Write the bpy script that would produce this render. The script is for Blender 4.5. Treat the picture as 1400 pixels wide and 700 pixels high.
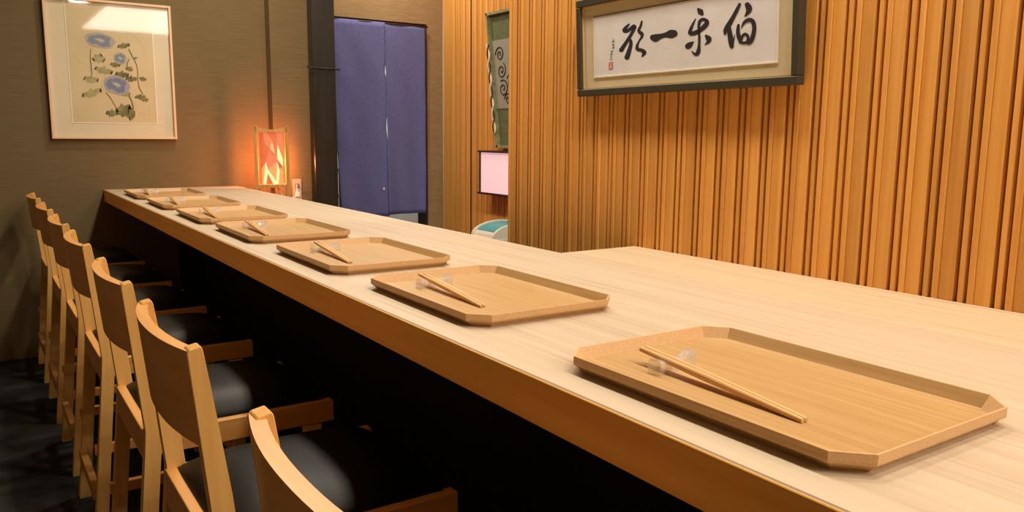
import bpy, bmesh, math, random
from mathutils import Vector, Matrix
random.seed(7)
for o in list(bpy.data.objects): bpy.data.objects.remove(o)
SC = bpy.context.scene
COL = SC.collection

# ---------------------------------------------------------------- camera
# axes: X across the counter (away from the seats), Y along the counter, Z up, floor at z = 0
CAM = Vector((0, 0, 1.065)); FPX = 1098.81
M = ((0.83054, -0.5569, 0.00828), (-0.07643, -0.12867, -0.98874), (0.55169, 0.82055, -0.14943))
cd = bpy.data.cameras.new('camera'); cam = bpy.data.objects.new('camera', cd); COL.objects.link(cam)
right, up, back = Vector(M[0]), -Vector(M[1]), -Vector(M[2])
mw = Matrix((right, up, back)).transposed().to_4x4(); mw.translation = CAM
cam.matrix_world = mw
cd.sensor_width = 36; cd.lens = FPX / 1400 * 36; cd.clip_start = 0.02
SC.camera = cam

# ---------------------------------------------------------------- world, exposure
w = bpy.data.worlds.new('world'); SC.world = w; w.use_nodes = True
w.node_tree.nodes['Background'].inputs[0].default_value = (1.0, 0.93, 0.84, 1)
w.node_tree.nodes['Background'].inputs[1].default_value = 0.02
SC.view_settings.view_transform = 'Standard'
SC.view_settings.look = 'None'
SC.view_settings.gamma = 1
SC.view_settings.use_curve_mapping = False
SC.view_settings.exposure = 0.32

# ---------------------------------------------------------------- room lights (ceiling lamps; the passage row is added)
ROOM_H = 2.45
def area(name, loc, sx, sy, power, col, rot=(0, 0, 0), spread=180):
    l = bpy.data.lights.new(name, 'AREA'); l.shape = 'RECTANGLE'; l.size = sx; l.size_y = sy
    l.energy = power; l.color = col; l.spread = math.radians(spread)
    o = bpy.data.objects.new(name, l); COL.objects.link(o); o.location = loc; o.rotation_euler = rot
    return o
LIGHT_COL = (1.0, 0.92, 0.80)
DOWNLIGHTS = [(1.08, y) for y in (-1.15, -0.35, 0.45, 1.25, 2.05, 2.85, 3.65)]
for i, (x, y) in enumerate(DOWNLIGHTS):
    area('downlight_lamp', (x, y, ROOM_H - 0.035), 0.16, 0.16, 9.6, LIGHT_COL)
PANEL_AT = (2.0, -2.35)
area('panel_lamp', (PANEL_AT[0], PANEL_AT[1], ROOM_H - 0.06), 1.3, 2.3, 92.0, (1.0, 0.92, 0.82))
area('kitchen_lamp', (2.6, 5.5, 2.3), 0.5, 0.3, 22.0, (1.0, 0.95, 0.88))
for y, pw in ((0.6, 10), (1.8, 10), (4.3, 8)): area('added_passage_lamp', (2.05, y, ROOM_H - 0.035), 0.16, 0.16, pw, LIGHT_COL)  # unseen lamps added over the passage for side light and slat shading

# ---------------------------------------------------------------- helpers
def lin(c): return tuple(((v / 255) / 12.92 if v / 255 <= 0.04045 else ((v / 255 + 0.055) / 1.055) ** 2.4) for v in c) + (1,)
def ray(px, py):
    d = Vector(((px - 700) / FPX, (py - 350) / FPX, 1))
    return Vector((M[0][i] * d[0] + M[1][i] * d[1] + M[2][i] * d[2] for i in range(3)))
def hit(px, py, p0, n):
    d = ray(px, py); return CAM + d * ((Vector(p0) - CAM).dot(n) / d.dot(n))

MATS = {}
def mat(name, col, rough=0.5, spec=0.5, **k):
    m = bpy.data.materials.new(name); m.use_nodes = True
    b = m.node_tree.nodes['Principled BSDF']
    b.inputs['Base Color'].default_value = lin(col); b.inputs['Roughness'].default_value = rough
    b.inputs['Specular IOR Level'].default_value = spec
    for kk, v in k.items(): b.inputs[kk.replace('_', ' ')].default_value = v
    MATS[name] = m
    return m
def nodes(m): return m.node_tree.nodes, m.node_tree.links, m.node_tree.nodes['Principled BSDF']
def wood(name, c_light, c_dark, axis=1, scale=60, stretch=0.03, rough=0.5, contrast=(0.35, 0.65), vary=0.0, bump=0.05, spec=0.4, rings=0.0, lines=0.0):
    """procedural timber with its grain along a local axis"""
    m = mat(name, c_light, rough, spec); N, L, b = nodes(m)
    tc = N.new('ShaderNodeTexCoord'); mp = N.new('ShaderNodeMapping')
    s = [1, 1, 1]; s[axis] = stretch; mp.inputs['Scale'].default_value = s
    L.new(tc.outputs['Object'], mp.inputs['Vector'])
    oi = N.new('ShaderNodeObjectInfo')
    ad = N.new('ShaderNodeVectorMath'); ad.operation = 'ADD'
    ml = N.new('ShaderNodeVectorMath'); ml.operation = 'SCALE'; ml.inputs[0].default_value = (3.1, 5.7, 1.9)
    L.new(oi.outputs['Random'], ml.inputs['Scale']); L.new(mp.outputs[0], ad.inputs[0]); L.new(ml.outputs[0], ad.inputs[1])
    nz = N.new('ShaderNodeTexNoise'); nz.inputs['Scale'].default_value = scale; nz.inputs['Detail'].default_value = 5; nz.inputs['Roughness'].default_value = 0.6
    L.new(ad.outputs[0], nz.inputs['Vector'])
    src = nz.outputs['Fac']
    if rings:
        nb = N.new('ShaderNodeTexNoise'); nb.inputs['Scale'].default_value = scale * 0.13; nb.inputs['Detail'].default_value = 2
        L.new(ad.outputs[0], nb.inputs['Vector'])
        mu = N.new('ShaderNodeMath'); mu.operation = 'MULTIPLY'; mu.inputs[1].default_value = 34; L.new(nb.outputs['Fac'], mu.inputs[0])
        si = N.new('ShaderNodeMath'); si.operation = 'SINE'; L.new(mu.outputs[0], si.inputs[0])
        mx = N.new('ShaderNodeMath'); mx.operation = 'MULTIPLY_ADD'; mx.inputs[1].default_value = rings; L.new(si.outputs[0], mx.inputs[0]); L.new(nz.outputs['Fac'], mx.inputs[2])
        src = mx.outputs[0]
    cr = N.new('ShaderNodeValToRGB'); cr.color_ramp.elements[0].position = contrast[0]; cr.color_ramp.elements[1].position = contrast[1]
    cr.color_ramp.elements[0].color = lin(c_dark); cr.color_ramp.elements[1].color = lin(c_light)
    L.new(src, cr.inputs['Fac']); out = cr.outputs['Color']
    if lines:
        mp2 = N.new('ShaderNodeMapping'); s2 = [1, 1, 1]; s2[axis] = stretch * 0.7; mp2.inputs['Scale'].default_value = s2; L.new(tc.outputs['Object'], mp2.inputs['Vector'])
        nl = N.new('ShaderNodeTexNoise'); nl.inputs['Scale'].default_value = scale * 3.2; nl.inputs['Detail'].default_value = 3; L.new(mp2.outputs[0], nl.inputs['Vector'])
        cl = N.new('ShaderNodeValToRGB'); cl.color_ramp.elements[0].position = 0.56; cl.color_ramp.elements[1].position = 0.76
        cl.color_ramp.elements[0].color = (1, 1, 1, 1); v = 1 - lines; cl.color_ramp.elements[1].color = (v, v * 0.95, v * 0.88, 1); L.new(nl.outputs['Fac'], cl.inputs['Fac'])
        mm = N.new('ShaderNodeMix'); mm.data_type = 'RGBA'; mm.blend_type = 'MULTIPLY'; mm.inputs[0].default_value = 1.0
        L.new(out, mm.inputs[6]); L.new(cl.outputs[0], mm.inputs[7]); out = mm.outputs[2]
    if vary:
        hs = N.new('ShaderNodeHueSaturation'); mr = N.new('ShaderNodeMapRange')
        mr.inputs['To Min'].default_value = 1 - vary; mr.inputs['To Max'].default_value = 1 + vary
        L.new(oi.outputs['Random'], mr.inputs['Value']); L.new(mr.outputs[0], hs.inputs['Value']); L.new(out, hs.inputs['Color']); out = hs.outputs['Color']
    L.new(out, b.inputs['Base Color'])
    if bump:
        bp = N.new('ShaderNodeBump'); bp.inputs['Strength'].default_value = bump; bp.inputs['Distance'].default_value = 0.002
        L.new(nz.outputs['Fac'], bp.inputs['Height']); L.new(bp.outputs[0], b.inputs['Normal'])
    return m
def noisy(name, c1, c2, scale=20, rough=0.8, stretch=(1, 1, 1), bump=0.2, dist=0.003, spec=0.3, contrast=(0.3, 0.7)):
    m = mat(name, c1, rough, spec); N, L, b = nodes(m)
    tc = N.new('ShaderNodeTexCoord'); mp = N.new('ShaderNodeMapping'); mp.inputs['Scale'].default_value = stretch
    L.new(tc.outputs['Object'], mp.inputs['Vector'])
    nz = N.new('ShaderNodeTexNoise'); nz.inputs['Scale'].default_value = scale; nz.inputs['Detail'].default_value = 6; L.new(mp.outputs[0], nz.inputs['Vector'])
    cr = N.new('ShaderNodeValToRGB'); cr.color_ramp.elements[0].color = lin(c2); cr.color_ramp.elements[1].color = lin(c1)
    cr.color_ramp.elements[0].position = contrast[0]; cr.color_ramp.elements[1].position = contrast[1]
    L.new(nz.outputs['Fac'], cr.inputs['Fac']); L.new(cr.outputs[0], b.inputs['Base Color'])
    if bump:
        bp = N.new('ShaderNodeBump'); bp.inputs['Strength'].default_value = bump; bp.inputs['Distance'].default_value = dist
        L.new(nz.outputs['Fac'], bp.inputs['Height']); L.new(bp.outputs[0], b.inputs['Normal'])
    return m
def emis(name, col, strength, base=(200, 200, 200)):
    m = mat(name, base, 0.6); b = m.node_tree.nodes['Principled BSDF']
    b.inputs['Emission Color'].default_value = lin(col); b.inputs['Emission Strength'].default_value = strength
    return m

# materials
wood('hinoki', (207, 187, 158), (193, 169, 137), 1, 46, 0.02, 0.5, (0.25, 0.75), bump=0.03, rings=0.05, lines=0.22)
wood('hinoki_rear', (212, 189, 155), (198, 171, 134), 1, 40, 0.02, 0.5, (0.25, 0.75), bump=0.03, rings=0.05, lines=0.22)
wood('fascia_wood', (240, 188, 102), (222, 160, 72), 1, 60, 0.03, 0.45, (0.2, 0.8), bump=0.03)
wood('tray_wood', (200, 162, 108), (180, 137, 82), 1, 170, 0.025, 0.42, (0.3, 0.7), vary=0.03, bump=0.08)
wood('tray_end_grain', (220, 180, 128), (200, 152, 100), 0, 800, 0.35, 0.5, (0.3, 0.7), vary=0.03, bump=0.1)
wood('slat_wood', (234, 172, 88), (212, 142, 58), 2, 70, 0.03, 0.5, (0.25, 0.75), vary=0.10, bump=0.06)
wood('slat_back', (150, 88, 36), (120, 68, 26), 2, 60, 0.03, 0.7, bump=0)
wood('slat_back_shaded', (84, 48, 22), (66, 36, 16), 2, 60, 0.03, 0.8, bump=0)  # same timber as the other backing, groove shade put into its colour
wood('chair_wood', (236, 182, 104), (216, 156, 80), 2, 50, 0.04, 0.38, (0.25, 0.75), vary=0.04, bump=0.03)
wood('chair_rail_wood', (222, 162, 90), (200, 136, 66), 0, 50, 0.04, 0.4, (0.25, 0.75), vary=0.04, bump=0.03)
wood('chopstick_wood', (226, 184, 124), (206, 158, 96), 1, 200, 0.03, 0.5, vary=0.02, bump=0)
wood('lamp_wood', (222, 164, 96), (200, 138, 70), 2, 80, 0.05, 0.5, bump=0)
noisy('wall_cloth', (120, 102, 70), (110, 92, 61), 40, 0.9, (0.2, 1, 5), 0.12, 0.001, 0.15)
noisy('wall_plaster', (160, 132, 92), (146, 118, 80), 40, 0.9, (0.4, 1, 3), 0.2, 0.001, 0.2)
noisy('carpet', (66, 65, 58), (24, 23, 20), 7, 0.95, (1, 1, 1), 0.5, 0.004, 0.1)
mat('ceiling_paint', (232, 226, 214), 0.9, 0.2)
mat('black_panel', (14, 13, 12), 0.7, 0.2)
mat('side_wall', (138, 120, 90), 0.9, 0.2)
noisy('leather', (17, 15, 12), (9, 8, 6), 160, 0.44, (1, 1, 1), 0.25, 0.001, 0.22)
noisy('lacquer', (52, 45, 33), (38, 32, 22), 5, 0.26, (3, 3, 0.4), 0.0, 0.001, 0.6)
mat('dark_metal', (26, 25, 24), 0.4, 0.5)
noisy('noren_cloth', (112, 112, 158), (94, 95, 140), 260, 0.95, (1, 1, 0.25), 0.3, 0.001, 0.1)
mat('frame_olive', (66, 60, 44), 0.5, 0.4)
mat('mat_beige', (214, 200, 164), 0.85, 0.2)
mat('gold_edge', (206, 168, 98), 0.5, 0.4)
noisy('scroll_paper', (232, 230, 228), (222, 220, 218), 12, 0.9, (1, 1, 1), 0, 0.001, 0.2)
mat('ink', (52, 46, 46), 0.8, 0.2)
mat('seal_red', (206, 96, 84), 0.8, 0.2)
mat('frame_blond', (226, 190, 150), 0.5, 0.4)
mat('mat_cream', (222, 206, 172), 0.9, 0.2)
noisy('painting_paper', (216, 196, 154), (208, 186, 142), 6, 0.9, (1, 1, 1), 0, 0.001, 0.2)
mat('mat_bevel', (244, 238, 222), 0.8, 0.2)
noisy('leaf_pale', (184, 172, 122), (150, 142, 96), 40, 0.9, (1, 1, 1), 0)
noisy('leaf_olive', (148, 138, 92), (104, 98, 62), 40, 0.9, (1, 1, 1), 0)
mat('stem_brown', (134, 108, 82), 0.9, 0.2)
mat('stem_pale', (196, 178, 136), 0.9, 0.2)
mat('socket_plate', (176, 152, 132), 0.5, 0.4)
mat('socket_dark', (120, 104, 92), 0.5, 0.4)
mat('white_cord', (236, 222, 206), 0.5, 0.4)
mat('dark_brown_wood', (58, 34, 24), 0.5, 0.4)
emis('box_paper', (246, 196, 204), 0.46, (225, 200, 200))
emis('lamp_paper', (238, 104, 56), 0.55, (150, 90, 60))
emis('lamp_paper_bright', (255, 222, 150), 0.85, (180, 150, 120))
emis('lamp_paper_glow', (250, 150, 80), 0.75, (160, 110, 80))
emis('lamp_paper_soft', (252, 180, 120), 0.75, (160, 120, 90))
emis('lamp_paper_dim', (242, 122, 74), 0.62, (150, 95, 70))
mat('bin_cream', (228, 220, 196), 0.45, 0.4)
mat('bin_teal', (78, 158, 162), 0.35, 0.5)
noisy('green_frame', (158, 156, 116), (118, 118, 78), 60, 0.7, (1, 1, 1), 0.2)
noisy('green_panel', (112, 116, 80), (84, 88, 56), 70, 0.8, (1, 1, 3), 0.3)
mat('scroll_grey', (150, 146, 126), 0.7, 0.3)
mat('scroll_dark', (44, 32, 28), 0.5, 0.3)
mat('vine_white', (222, 214, 190), 0.5, 0.4)
mat('kitchen_white', (220, 216, 210), 0.7, 0.3)
mat('steel_dark', (70, 72, 76), 0.35, 0.5)
mat('lamp_trim', (235, 232, 225), 0.4, 0.5)
emis('diffuser', (255, 232, 205), 6.0, (250, 250, 245))
emis('panel_diffuser', (255, 236, 212), 2.2, (250, 250, 245))
def flower_mat(name, blue, edge):
    m = mat(name, blue, 0.9, 0.2); N, L, b = nodes(m)
    tc = N.new('ShaderNodeTexCoord'); ln = N.new('ShaderNodeVectorMath'); ln.operation = 'LENGTH'
    L.new(tc.outputs['Object'], ln.inputs[0])
    nz = N.new('ShaderNodeTexNoise'); nz.inputs['Scale'].default_value = 2.3; nz.inputs['Detail'].default_value = 3; L.new(tc.outputs['Object'], nz.inputs['Vector'])
    ad = N.new('ShaderNodeMath'); ad.operation = 'MULTIPLY_ADD'; ad.inputs[1].default_value = 1.15; L.new(nz.outputs['Fac'], ad.inputs[0]); L.new(ln.outputs['Value'], ad.inputs[2])
    cr = N.new('ShaderNodeValToRGB'); e = cr.color_ramp.elements
    e[0].position = 0.44; e[0].color = lin((212, 190, 156)); e[1].position = 1.0; e[1].color = lin(blue)
    y = e.new(0.56); y.color = lin(edge); x = e.new(0.68); x.color = lin(blue); x = e.new(0.9); x.color = lin(blue); e[-1].color = lin(edge)
    mr = N.new('ShaderNodeMath'); mr.operation = 'MULTIPLY'; mr.inputs[1].default_value = 0.72; L.new(ad.outputs[0], mr.inputs[0])
    L.new(mr.outputs[0], cr.inputs['Fac']); L.new(cr.outputs[0], b.inputs['Base Color'])
flower_mat('petal_blue', (122, 128, 152), (166, 160, 160))
flower_mat('petal_grey_blue', (132, 138, 154), (178, 168, 150))
MATS['leather'].node_tree.nodes['Principled BSDF'].inputs['Specular Tint'].default_value = (1.0, 0.93, 0.82, 1)
# picture glazing and the chopstick rests
def glazing(name, k0=0.05, k1=0.35, tint=(1, 1, 1, 1)):
    m = bpy.data.materials.new(name); m.use_nodes = True; N = m.node_tree.nodes; L = m.node_tree.links
    for n in list(N): N.remove(n)
    o = N.new('ShaderNodeOutputMaterial'); t = N.new('ShaderNodeBsdfTransparent'); g = N.new('ShaderNodeBsdfGlossy'); g.inputs['Roughness'].default_value = 0.03
    lw = N.new('ShaderNodeLayerWeight'); lw.inputs['Blend'].default_value = 0.5
    pw = N.new('ShaderNodeMath'); pw.operation = 'POWER'; pw.inputs[1].default_value = 4.0; L.new(lw.outputs['Facing'], pw.inputs[0])
    f = N.new('ShaderNodeMath'); f.operation = 'MULTIPLY_ADD'; f.inputs[1].default_value = k1; f.inputs[2].default_value = k0; L.new(pw.outputs[0], f.inputs[0])
    mx = N.new('ShaderNodeMixShader'); t.inputs[0].default_value = tint
    L.new(f.outputs[0], mx.inputs[0]); L.new(t.outputs[0], mx.inputs[1]); L.new(g.outputs[0], mx.inputs[2]); L.new(mx.outputs[0], o.inputs[0])
    MATS[name] = m
glazing('glazing')
glazing('clear_rest', 0.2, 0.8, (0.97, 0.96, 0.94, 1))
_m = MATS['clear_rest']; _N = _m.node_tree.nodes; _L = _m.node_tree.links
_d = _N.new('ShaderNodeBsdfDiffuse'); _d.inputs[0].default_value = (0.95, 0.95, 0.95, 1)
_x = _N.new('ShaderNodeMixShader'); _x.inputs[0].default_value = 0.2  # white diffuse share stands in for glints in the glass
_L.new(_N['Mix Shader'].outputs[0], _x.inputs[1]); _L.new(_d.outputs[0], _x.inputs[2]); _L.new(_x.outputs[0], _N['Material Output'].inputs[0])

# mesh helpers
def meshobj(name, bm, material, parent=None, loc=None, smooth=False):
    me = bpy.data.meshes.new(name); bmesh.ops.recalc_face_normals(bm, faces=bm.faces); bm.to_mesh(me); bm.free()
    me.materials.append(MATS[material])
    if smooth:
        for p in me.polygons: p.use_smooth = True
    return link(name, me, parent, loc)
def link(name, me, parent=None, loc=None):
    o = bpy.data.objects.new(name, me); COL.objects.link(o)
    if parent: o.parent = parent
    if loc is not None: o.location = loc
    return o
def empty(name, loc=(0, 0, 0), rz=0):
    o = bpy.data.objects.new(name, None); COL.objects.link(o); o.location = loc; o.rotation_euler = (0, 0, rz); o.empty_display_size = 0.05
    return o
def tag(o, label, cat, group=None):
    o['label'] = label; o['category'] = cat
    if group: o['group'] = group
    return o
def structure(o, label=None):
    o['kind'] = 'structure'
    if label: o['label'] = label
    return o
def box(bm, x0, x1, y0, y1, z0, z1, bev=0):
    r = bmesh.ops.create_cube(bm, size=1)
    vs = r['verts']
    for v in vs: v.co = Vector(((x0 + x1) / 2 + v.co.x * (x1 - x0), (y0 + y1) / 2 + v.co.y * (y1 - y0), (z0 + z1) / 2 + v.co.z * (z1 - z0)))
    if bev:
        es = list({e for v in vs for e in v.link_edges})
        bmesh.ops.bevel(bm, geom=es, offset=bev, segments=1, affect='EDGES', profile=0.5)
    return bm
def nbox(name, ext, material, parent=None, bev=0):
    """box object; its origin is put at the box's lower centre (or its parent's origin when it has a parent)"""
    bm = bmesh.new(); x0, x1, y0, y1, z0, z1 = ext
    if parent: box(bm, x0, x1, y0, y1, z0, z1, bev); return meshobj(name, bm, material, parent)
    cx, cy = (x0 + x1) / 2, (y0 + y1) / 2
    box(bm, x0 - cx, x1 - cx, y0 - cy, y1 - cy, 0, z1 - z0, bev)
    return meshobj(name, bm, material, None, (cx, cy, z0))
def prism(bm, pts, a, b, axis):
    """extrude the 2D outline pts along an axis between a and b"""
    def P(p, t):
        return {0: Vector((t, p[0], p[1])), 1: Vector((p[0], t, p[1])), 2: Vector((p[0], p[1], t))}[axis]
    va = [bm.verts.new(P(p, a)) for p in pts]; vb = [bm.verts.new(P(p, b)) for p in pts]
    bm.faces.new(va); bm.faces.new(list(reversed(vb)))
    n = len(pts)
    for i in range(n): bm.faces.new((va[i], va[(i + 1) % n], vb[(i + 1) % n], vb[i]))
    return bm
def tube(bm, pts, r, n=8, closed=False):
    pts = [Vector(p) for p in pts]; rings = []
    rs = r if isinstance(r, (list, tuple)) else [r] * len(pts)
    for i, p in enumerate(pts):
        d = (pts[min(i + 1, len(pts) - 1)] - pts[max(i - 1, 0)]).normalized()
        a = d.cross(Vector((0, 0, 1)));
        if a.length < 1e-3: a = d.cross(Vector((1, 0, 0)))
        a.normalize(); c = d.cross(a)
        rings.append([bm.verts.new(p + (a * math.cos(2 * math.pi * k / n) + c * math.sin(2 * math.pi * k / n)) * rs[i]) for k in range(n)])
    for i in range(len(rings) - 1):
        for k in range(n): bm.faces.new((rings[i][k], rings[i][(k + 1) % n], rings[i + 1][(k + 1) % n], rings[i + 1][k]))
    bm.faces.new(rings[0]); bm.faces.new(list(reversed(rings[-1])))
    return bm
def copy_tree(o, parent=None):
    c = o.copy(); COL.objects.link(c); c.parent = parent
    for ch in list(o.children): copy_tree(ch, c)
    return c
def smoothpath(pts, sub=5):
    """Catmull-Rom through (x, y, width) points"""
    out = []
    n = len(pts)
    for i in range(n - 1):
        p0, p1, p2, p3 = pts[max(i - 1, 0)], pts[i], pts[i + 1], pts[min(i + 2, n - 1)]
        for s in range(sub):
            t = s / sub
            out.append(tuple(0.5 * (2 * p1[k] + (p2[k] - p0[k]) * t + (2 * p0[k] - 5 * p1[k] + 4 * p2[k] - p3[k]) * t * t + (3 * p1[k] - p0[k] - 3 * p2[k] + p3[k]) * t ** 3) for k in range(len(p1))))
    out.append(pts[-1])
    return out

# ================================================================ structure
WY = 4.34            # far wall plane
NY = 4.60            # wall with the doorway
SX = 1.40            # slatted partition
PX = 2.55            # slatted wall behind the partition
BACKY = -4.6; LEFTX = -1.3; H = ROOM_H
structure(nbox('floor', (LEFTX, PX + 1.1, BACKY, 6.3, -0.1, 0), 'carpet'), 'dark charcoal carpet floor')
structure(nbox('ceiling', (LEFTX, PX + 1.1, BACKY, 6.3, H, H + 0.1), 'ceiling_paint'), 'white painted ceiling')
structure(nbox('wall_far', (LEFTX, 1.6, WY, WY + 0.3, 0, H), 'wall_cloth'), 'olive brown woven cloth wall at the end of the counter')
structure(nbox('wall_left', (LEFTX - 0.1, LEFTX, BACKY, WY, 0, H), 'side_wall'))
structure(nbox('wall_side', (PX + 1.0, PX + 1.1, BACKY, -0.9, 0, H), 'side_wall'))
structure(nbox('wall_return', (PX + 0.1, PX + 1.0, -0.9, -0.8, 0, H), 'side_wall'))
structure(nbox('wall_back', (LEFTX, PX + 1.1, BACKY - 0.1, BACKY, 0, H), 'side_wall'))
structure(nbox('wall_kitchen', (1.2, PX + 1.1, 6.2, 6.3, 0, H), 'kitchen_white'))
structure(nbox('wall_kitchen_side', (PX + 1.0, PX + 1.1, NY, 6.2, 0, H), 'kitchen_white'))
# pilaster between far wall and black post
structure(nbox('wall_pilaster', (1.343, 1.5453, 4.265, WY, 0, H), 'wall_cloth'), 'narrow cloth covered pilaster beside the black post')
# doorway wall: lintel, right pier, jamb
DX1, DZ = 2.425, 1.74
structure(nbox('wall_doorway', (DX1 + 0.012, PX, NY, NY + 0.12, 0, H), 'wall_plaster'), 'tan plaster wall beside the curtained doorway')
structure(nbox('wall_lintel', (1.6, DX1 + 0.012, NY, NY + 0.12, DZ, H), 'wall_plaster'), 'tan plaster wall above the curtained doorway')
structure(nbox('trim_1', (DX1, DX1 + 0.012, NY + 0.005, NY + 0.12, 0, DZ), 'dark_brown_wood'))
structure(nbox('trim_2', (1.7, DX1, NY + 0.03, NY + 0.12, DZ - 0.012, DZ), 'dark_brown_wood'))

# slatted walls: wide slat, proud strip, groove, narrow slat, groove
PERIOD = 0.0617; GR = 0.0074; PART_H = 1.72
def slat_mesh(wd, pr, hh):
    bm = bmesh.new(); c = 0.0012
    prism(bm, [(0.014, 0), (0.014, wd), (-pr + c, wd), (-pr, wd - c), (-pr, c), (-pr + c, 0)], 0, hh, 2)
    me = bpy.data.meshes.new('slat'); bmesh.ops.recalc_face_normals(bm, faces=bm.faces); bm.to_mesh(me); bm.free(); me.materials.append(MATS['slat_wood'])
    return me
def slat_set(hh): return [(GR, 0.0096, slat_mesh(0.0096, 0.0, hh)), (GR * 2 + 0.0096, 0.0106, slat_mesh(0.0106, 0.0022, hh)), (GR * 2 + 0.0202, 0.0263, slat_mesh(0.0263, -0.0006, hh))]
def slat_wall(parent, x, ytop, ybot, phase, SLATS):
    y = phase
    while y - PERIOD < ytop + PERIOD:
        y += PERIOD
    while y > ybot:
        for off, wd, me in SLATS:          # offsets run towards smaller Y
            y0 = y - off - wd
            if y0 + wd <= ytop + 0.003 and y0 >= ybot:
                o = link('slat', me, parent, (x - parent.location.x + random.uniform(-0.0006, 0.0006), y0 - parent.location.y, -parent.location.z))
        y -= PERIOD
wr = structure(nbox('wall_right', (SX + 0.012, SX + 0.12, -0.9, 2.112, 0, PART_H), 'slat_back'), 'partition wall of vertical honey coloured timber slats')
slat_wall(wr, SX, 2.112, -0.35, 1.019, slat_set(PART_H))
tall = slat_set(H)
wp = structure(nbox('wall_passage', (PX + 0.012, PX + 0.1, -0.9, NY, 0, H), 'slat_back_shaded'), 'timber slatted wall behind the partition')
slat_wall(wp, PX, 4.245, 3.45, 4.245 + GR, tall)
slat_wall(wp, PX, NY, 4.262, 4.262 + PERIOD * 5, tall)
nbox('joint_shade', (PX + 0.002 - wp.location.x, PX + 0.013 - wp.location.x, 4.246 - wp.location.y, 4.262 - wp.location.y, 0, H), 'dark_brown_wood', wp)  # dark strip stands in for the shade inside the open joint

# ================================================================ counter
CF, CB, CT, CTH = 0.53, 1.165, 0.785, 0.058
YE = 1.52
ct = tag(empty('counter', (0.85, 1.8, 0)), 'long pale timber counter with thick front edge over a black base', 'counter')
def rel(ext, o): x, y, z = o.location; return (ext[0] - x, ext[1] - x, ext[2] - y, ext[3] - y, ext[4] - z, ext[5] - z)
nbox('edge_fascia', rel((CF, CF + 0.006, -0.85, WY, CT - CTH, CT - 0.0015), ct), 'fascia_wood', ct, 0.001)
nbox('counter_board', rel((CF + 0.0012, CB - 0.0006, -0.85, WY, CT - CTH, CT), ct), 'hinoki', ct, 0.0025)
tag(nbox('counter_leaf', (CB, SX + 0.0, -0.85, YE, CT - CTH, CT), 'hinoki_rear', None, 0.0012), 'pale timber board filling between counter and slatted wall', 'counter board')
nbox('front_panel', rel((0.86, 0.88, -0.85, WY, 0, CT - CTH), ct), 'black_panel', ct)
nbox('rear_panel', rel((1.12, 1.14, -0.85, WY, 0, CT - CTH), ct), 'black_panel', ct)

# low ledge behind the counter that carries the lamp
tag(nbox('lamp_ledge', (1.175, 1.35, 4.02, WY, 0, 0.66), 'dark_brown_wood', None, 0.003), 'dark wooden ledge behind the counter carrying the paper lamp', 'ledge')

# ================================================================ trays, rests, chopsticks
TW, TL, CH, RH = 0.137, 0.200, 0.028, 0.020     # half depth, half length, corner cut, rim height
def octo(ins):
    a, b = TW - ins, TL - ins; c = CH - ins * 0.586
    return [(-a, -b + c), (-a + c, -b), (a - c, -b), (a, -b + c), (a, b - c), (a - c, b), (-a + c, b), (-a, b - c)]
PROF = [(0.013, 0.0), (0.0005, 0.0095), (0.0, 0.012), (0.0, RH), (0.0022, RH), (0.0105, 0.0065), (0.0105, 0.0)]
def make_tray():
    t = empty('wooden_tray', (0, 0, 0))
    bm = bmesh.new(); prism(bm, octo(0.0104), 0.0008, 0.0066, 2); meshobj('base', bm, 'tray_wood', t)
    rings = [octo(p[0]) for p in PROF]
    for k in range(8):
        j = (k + 1) % 8
        bm = bmesh.new()
        A = [bm.verts.new((rings[i][k][0], rings[i][k][1], PROF[i][1])) for i in range(len(PROF))]
        B = [bm.verts.new((rings[i][j][0], rings[i][j][1], PROF[i][1])) for i in range(len(PROF))]
        n = len(PROF)
        bm.faces.new(A); bm.faces.new(list(reversed(B)))
        for i in range(n): bm.faces.new((A[i], A[(i + 1) % n], B[(i + 1) % n], B[i]))
        meshobj('rim_piece', bm, 'tray_wood' if k in (3, 7) else 'tray_end_grain', t)
    return t
def rest_mesh():
    bm = bmesh.new(); n = 14
    rings = []
    for i in range(n + 1):
        t = -1 + 2 * i / n
        hgt = 0.0118 + 0.0065 * abs(t) ** 1.6 ; wd = 0.0062 + 0.0030 * t * t
        x = t * 0.034
        rings.append([bm.verts.new((x, -wd, 0)), bm.verts.new((x, wd, 0)), bm.verts.new((x, wd, hgt * 0.8)), bm.verts.new((x, wd * 0.6, hgt)), bm.verts.new((x, -wd * 0.6, hgt)), bm.verts.new((x, -wd, hgt * 0.8))])
    for i in range(n):
        for k in range(6): bm.faces.new((rings[i][k], rings[i][(k + 1) % 6], rings[i + 1][(k + 1) % 6], rings[i + 1][k]))
    bm.faces.new(rings[0]); bm.faces.new(rings[-1])
    bmesh.ops.recalc_face_normals(bm, faces=bm.faces)
    me = bpy.data.meshes.new('chopstick_rest'); bm.to_mesh(me); bm.free(); me.materials.append(MATS['clear_rest']); return me
def stick_mesh():
    bm = bmesh.new(); L = 0.24; rings = []
    for t, r in ((0, 0.0020), (0.012, 0.0023), (0.55, 0.0038), (0.988, 0.0029), (1, 0.0025)):
        rings.append([bm.verts.new((a * r, (t - 0.5) * L, b * r)) for a, b in ((-1, -.6), (-.6, -1), (.6, -1), (1, -.6), (1, .6), (.6, 1), (-.6, 1), (-1, .6))])
    for i in range(len(rings) - 1):
        for k in range(8): bm.faces.new((rings[i][k], rings[i][(k + 1) % 8], rings[i + 1][(k + 1) % 8], rings[i + 1][k]))
    bm.faces.new(rings[0]); bm.faces.new(rings[-1])
    bmesh.ops.recalc_face_normals(bm, faces=bm.faces)
    me = bpy.data.meshes.new('chopstick'); bm.to_mesh(me); bm.free(); me.materials.append(MATS['chopstick_wood']); return me
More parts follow.
